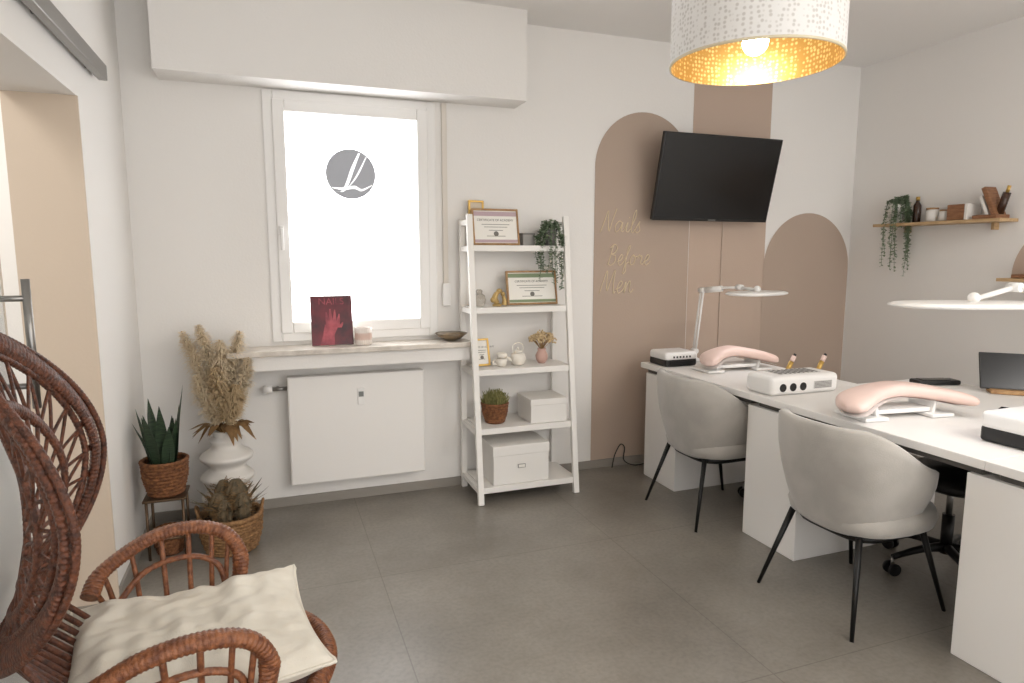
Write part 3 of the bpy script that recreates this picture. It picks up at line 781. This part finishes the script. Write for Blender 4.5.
# ---------------- peacock chair
RAT=mat('rattan_red_brown',(110,62,38),.42,col2=(62,32,20),nscale=70,bump=.5,bscale=220)
RAT2=mat('rattan_honey',(146,92,58),.40,col2=(98,54,32),nscale=60,bump=.4,bscale=200)
b=B('peacock_chair',loc=(-.24,1.75,0),rz=math.radians(8))
BX=-.300;CZ=.96;RY=.325;RZ=.355
def bs_(y,z):
    dz=z-CZ
    return Vector((BX+1.0*y*y-.62*dz*dz-(.06*dz if dz>0 else 0),y,z))
def ov(t,k): return bs_(RY*k*math.sin(t),CZ+RZ*k*math.cos(t))
def ring(k,r,flat,m,rip=(.07,560),n=48):
    b.tube([ov(2*pi*i/n,k) for i in range(n)],r,m,closed=True,up=(1,0,0),flat=flat,n=18,seg=10,ripple=rip)
ring(1.0,.030,.42,RAT);ring(1.085,.008,1,RAT);ring(.90,.008,1,RAT)
def arc(k,zb,r):
    b.tube([bs_(RY*k*math.sin(2*pi*i/36),zb+RZ*k*math.cos(2*pi*i/36)) for i in range(36)],r,RAT,closed=True,up=(1,0,0),n=12,seg=8,flat=.5,ripple=(.07,560))
arc(.66,CZ-.05,.017);arc(.36,CZ-.09,.013)
for i in range(32):
    t=-pi+2*pi*i/32
    p=Vector((0,RY*.36*math.sin(t),CZ-.09+RZ*.36*math.cos(t)));q=Vector((0,RY*.66*math.sin(t),CZ-.05+RZ*.66*math.cos(t)))
    b.tube([bs_(p.y,p.z),bs_((p.y+q.y)/2,(p.z+q.z)/2),bs_(q.y,q.z)],.005,RAT,seg=6,n=3)
for i in range(30):
    t0=-pi+2*pi*i/30
    for sg in (1,-1):
        y0=RY*.66*math.sin(t0);z0=CZ-.05+RZ*.66*math.cos(t0);q=ov(t0+sg*.12,.95)
        b.tube([bs_(y0,z0),bs_((y0+q.y)/2,(z0+q.z)/2),q],.0045,RAT,seg=5,n=3)
for i in range(12):
    t=-pi+2*pi*i/12
    b.tube([bs_(RY*.34*math.sin(t),CZ-.09+RZ*.34*math.cos(t)),bs_(0,CZ-.09)],.0055,RAT,seg=5,n=3)
for i in range(15):
    y=-.2+.4*i/14
    b.tube([ov(pi-y*2.6,.98),Vector((BX+.05+y*y*1.2,y*1.1,.48)),Vector((BX+.09+y*y*1.5,y*1.15,.41))],.008,RAT,seg=6,n=3)
def seat(t,k,z): return (.03+.31*k*math.cos(t),.31*k*math.sin(t),z)
b.tube([seat(2*pi*i/32,1,.40) for i in range(32)],.026,RAT2,closed=True,n=20,ripple=(.06,560))
b.lathe([(.001,.395),(.15,.39),(.30,.40)],(.03,0,0),RAT,seg=40,cap=False)
b.tube([seat(2*pi*i/32,.68,.20) for i in range(32)],.016,RAT2,closed=True,n=4)
b.tube([seat(2*pi*i/32,.92,.021) for i in range(32)],.02,RAT2,closed=True,n=6)
for i in range(40):
    t=2*pi*i/40
    b.tube([seat(t,.98,.39),seat(t+.12,.68,.20),seat(t+.25,.92,.03)],.006,RAT,seg=5,n=4)
    b.tube([seat(t,.98,.39),seat(t-.12,.68,.20),seat(t-.25,.92,.03)],.006,RAT,seg=5,n=4)
for s_ in (-1,1):
    arm=[(BX+.07,s_*.24,.56),(-.20,s_*.30,.60),(-.09,s_*.325,.66),(.02,s_*.33,.675),(.11,s_*.32,.65),(.155,s_*.305,.585),(.15,s_*.29,.50),(.125,s_*.27,.41)]
    b.tube(arm,.024,RAT2,n=34,seg=12,flat=.8,ripple=(.06,560))
    arm2=[(BX+.12,s_*.25,.50),(-.1,s_*.30,.575),(.01,s_*.31,.595),(.09,s_*.30,.56),(.115,s_*.28,.48)]
    b.tube(arm2,.009,RAT2,n=16,seg=8,ripple=(.06,560))
    A_=catmull(arm[:6],6)
    for i in range(2,len(A_)-1,4):
        p=A_[i];b.tube([p,(p.x*.9,s_*.30,(p.z+.42)/2),(p.x*.85,s_*.285,.41)],.0075,RAT2,seg=6,n=3)
b.done(norm=False)
CUSH=mat('cream_linen',(226,220,207),.9,bump=.3,bscale=350,col2=(216,209,195),nscale=10)
b=B('seat_cushion',loc=(-.225,1.765,.425),rz=math.radians(8))
def cf(sgn):
    def f(u,v):
        x=(u*2-1);y=(v*2-1)
        e=(1-abs(x)**3.2)*(1-abs(y)**3.2)
        h=.066*max(0,e)**.45
        px=x*.295*(1-.07*(1-y*y)*abs(x)**3);py=y*.280*(1-.07*(1-x*x)*abs(y)**3)
        nz=mathutils.noise.noise(Vector((px*8,py*8,1.3)))*.018+mathutils.noise.noise(Vector((px*22,py*13,5)))*.012+mathutils.noise.noise(Vector((px*12+py*12,py*30-px*10,9)))*.008
        z=.058+sgn*h+nz*(max(0,e)**.3)*(1 if sgn>0 else .3)
        if sgn>0: z-=.016*math.exp(-((x*.9)**2+(y*.9)**2)*3)
        z+=.02*(abs(x*y))**2
        return (px,py,z)
    return f
b.grid(cf(1),90,90,CUSH);b.grid(cf(-1),60,60,CUSH)
b.tube([cf(1)(u,v) for u,v in [(i/16,0) for i in range(16)]+[(1,i/16) for i in range(16)]+[(1-i/16,1) for i in range(16)]+[(0,1-i/16) for i in range(16)]],.005,CUSH,closed=True,n=2,seg=6)
b.done(norm=False)

# ---------------- lights
def area(name,loc,rot,sx,sy,power,col=(1,1,1)):
    l=bpy.data.lights.new(name,'AREA');l.shape='RECTANGLE';l.size=sx;l.size_y=sy;l.energy=power;l.color=col
    o=bpy.data.objects.new(name,l);o.location=loc;o.rotation_euler=rot;bpy.context.collection.objects.link(o)
def point(name,loc,power,col,r=.04):
    l=bpy.data.lights.new(name,'POINT');l.energy=power;l.color=col;l.shadow_soft_size=r
    o=bpy.data.objects.new(name,l);o.location=loc;bpy.context.collection.objects.link(o)
area('ceiling_fill_light',(3.0,-.6,2.88),(0,0,0),1.6,1.0,60,(1,.97,.94))  # unseen area light added to supplement the room light
area('hallway_fill_light',(-1.8,2.6,2.85),(0,0,0),.8,1.6,34,(1,.97,.93))  # unseen area light added to brighten the hallway walls
point('added_pendant_fill',(PX,PYY,PZ+.075),24,(1,.94,.84),.05)
point('added_pendant_fill',(1.64,-.75,PZ+.075),80,(1,.95,.88),.05)  # added fill inside the unseen pendant, lifts the ceiling
W=bpy.data.worlds.new('W');bpy.context.scene.world=W;W.use_nodes=True
W.node_tree.nodes['Background'].inputs[0].default_value=(1,.985,.97,1);W.node_tree.nodes['Background'].inputs[1].default_value=2.5
sc=bpy.context.scene
sc.view_settings.view_transform='Standard'
cam=bpy.data.cameras.new('camera');cam.lens=653/1024*36;cam.sensor_width=36
co=bpy.data.objects.new('camera',cam);bpy.context.collection.objects.link(co)
co.location=(0,0,1.48);co.rotation_euler=(math.radians(82.5),0,math.radians(-20.2));sc.camera=co
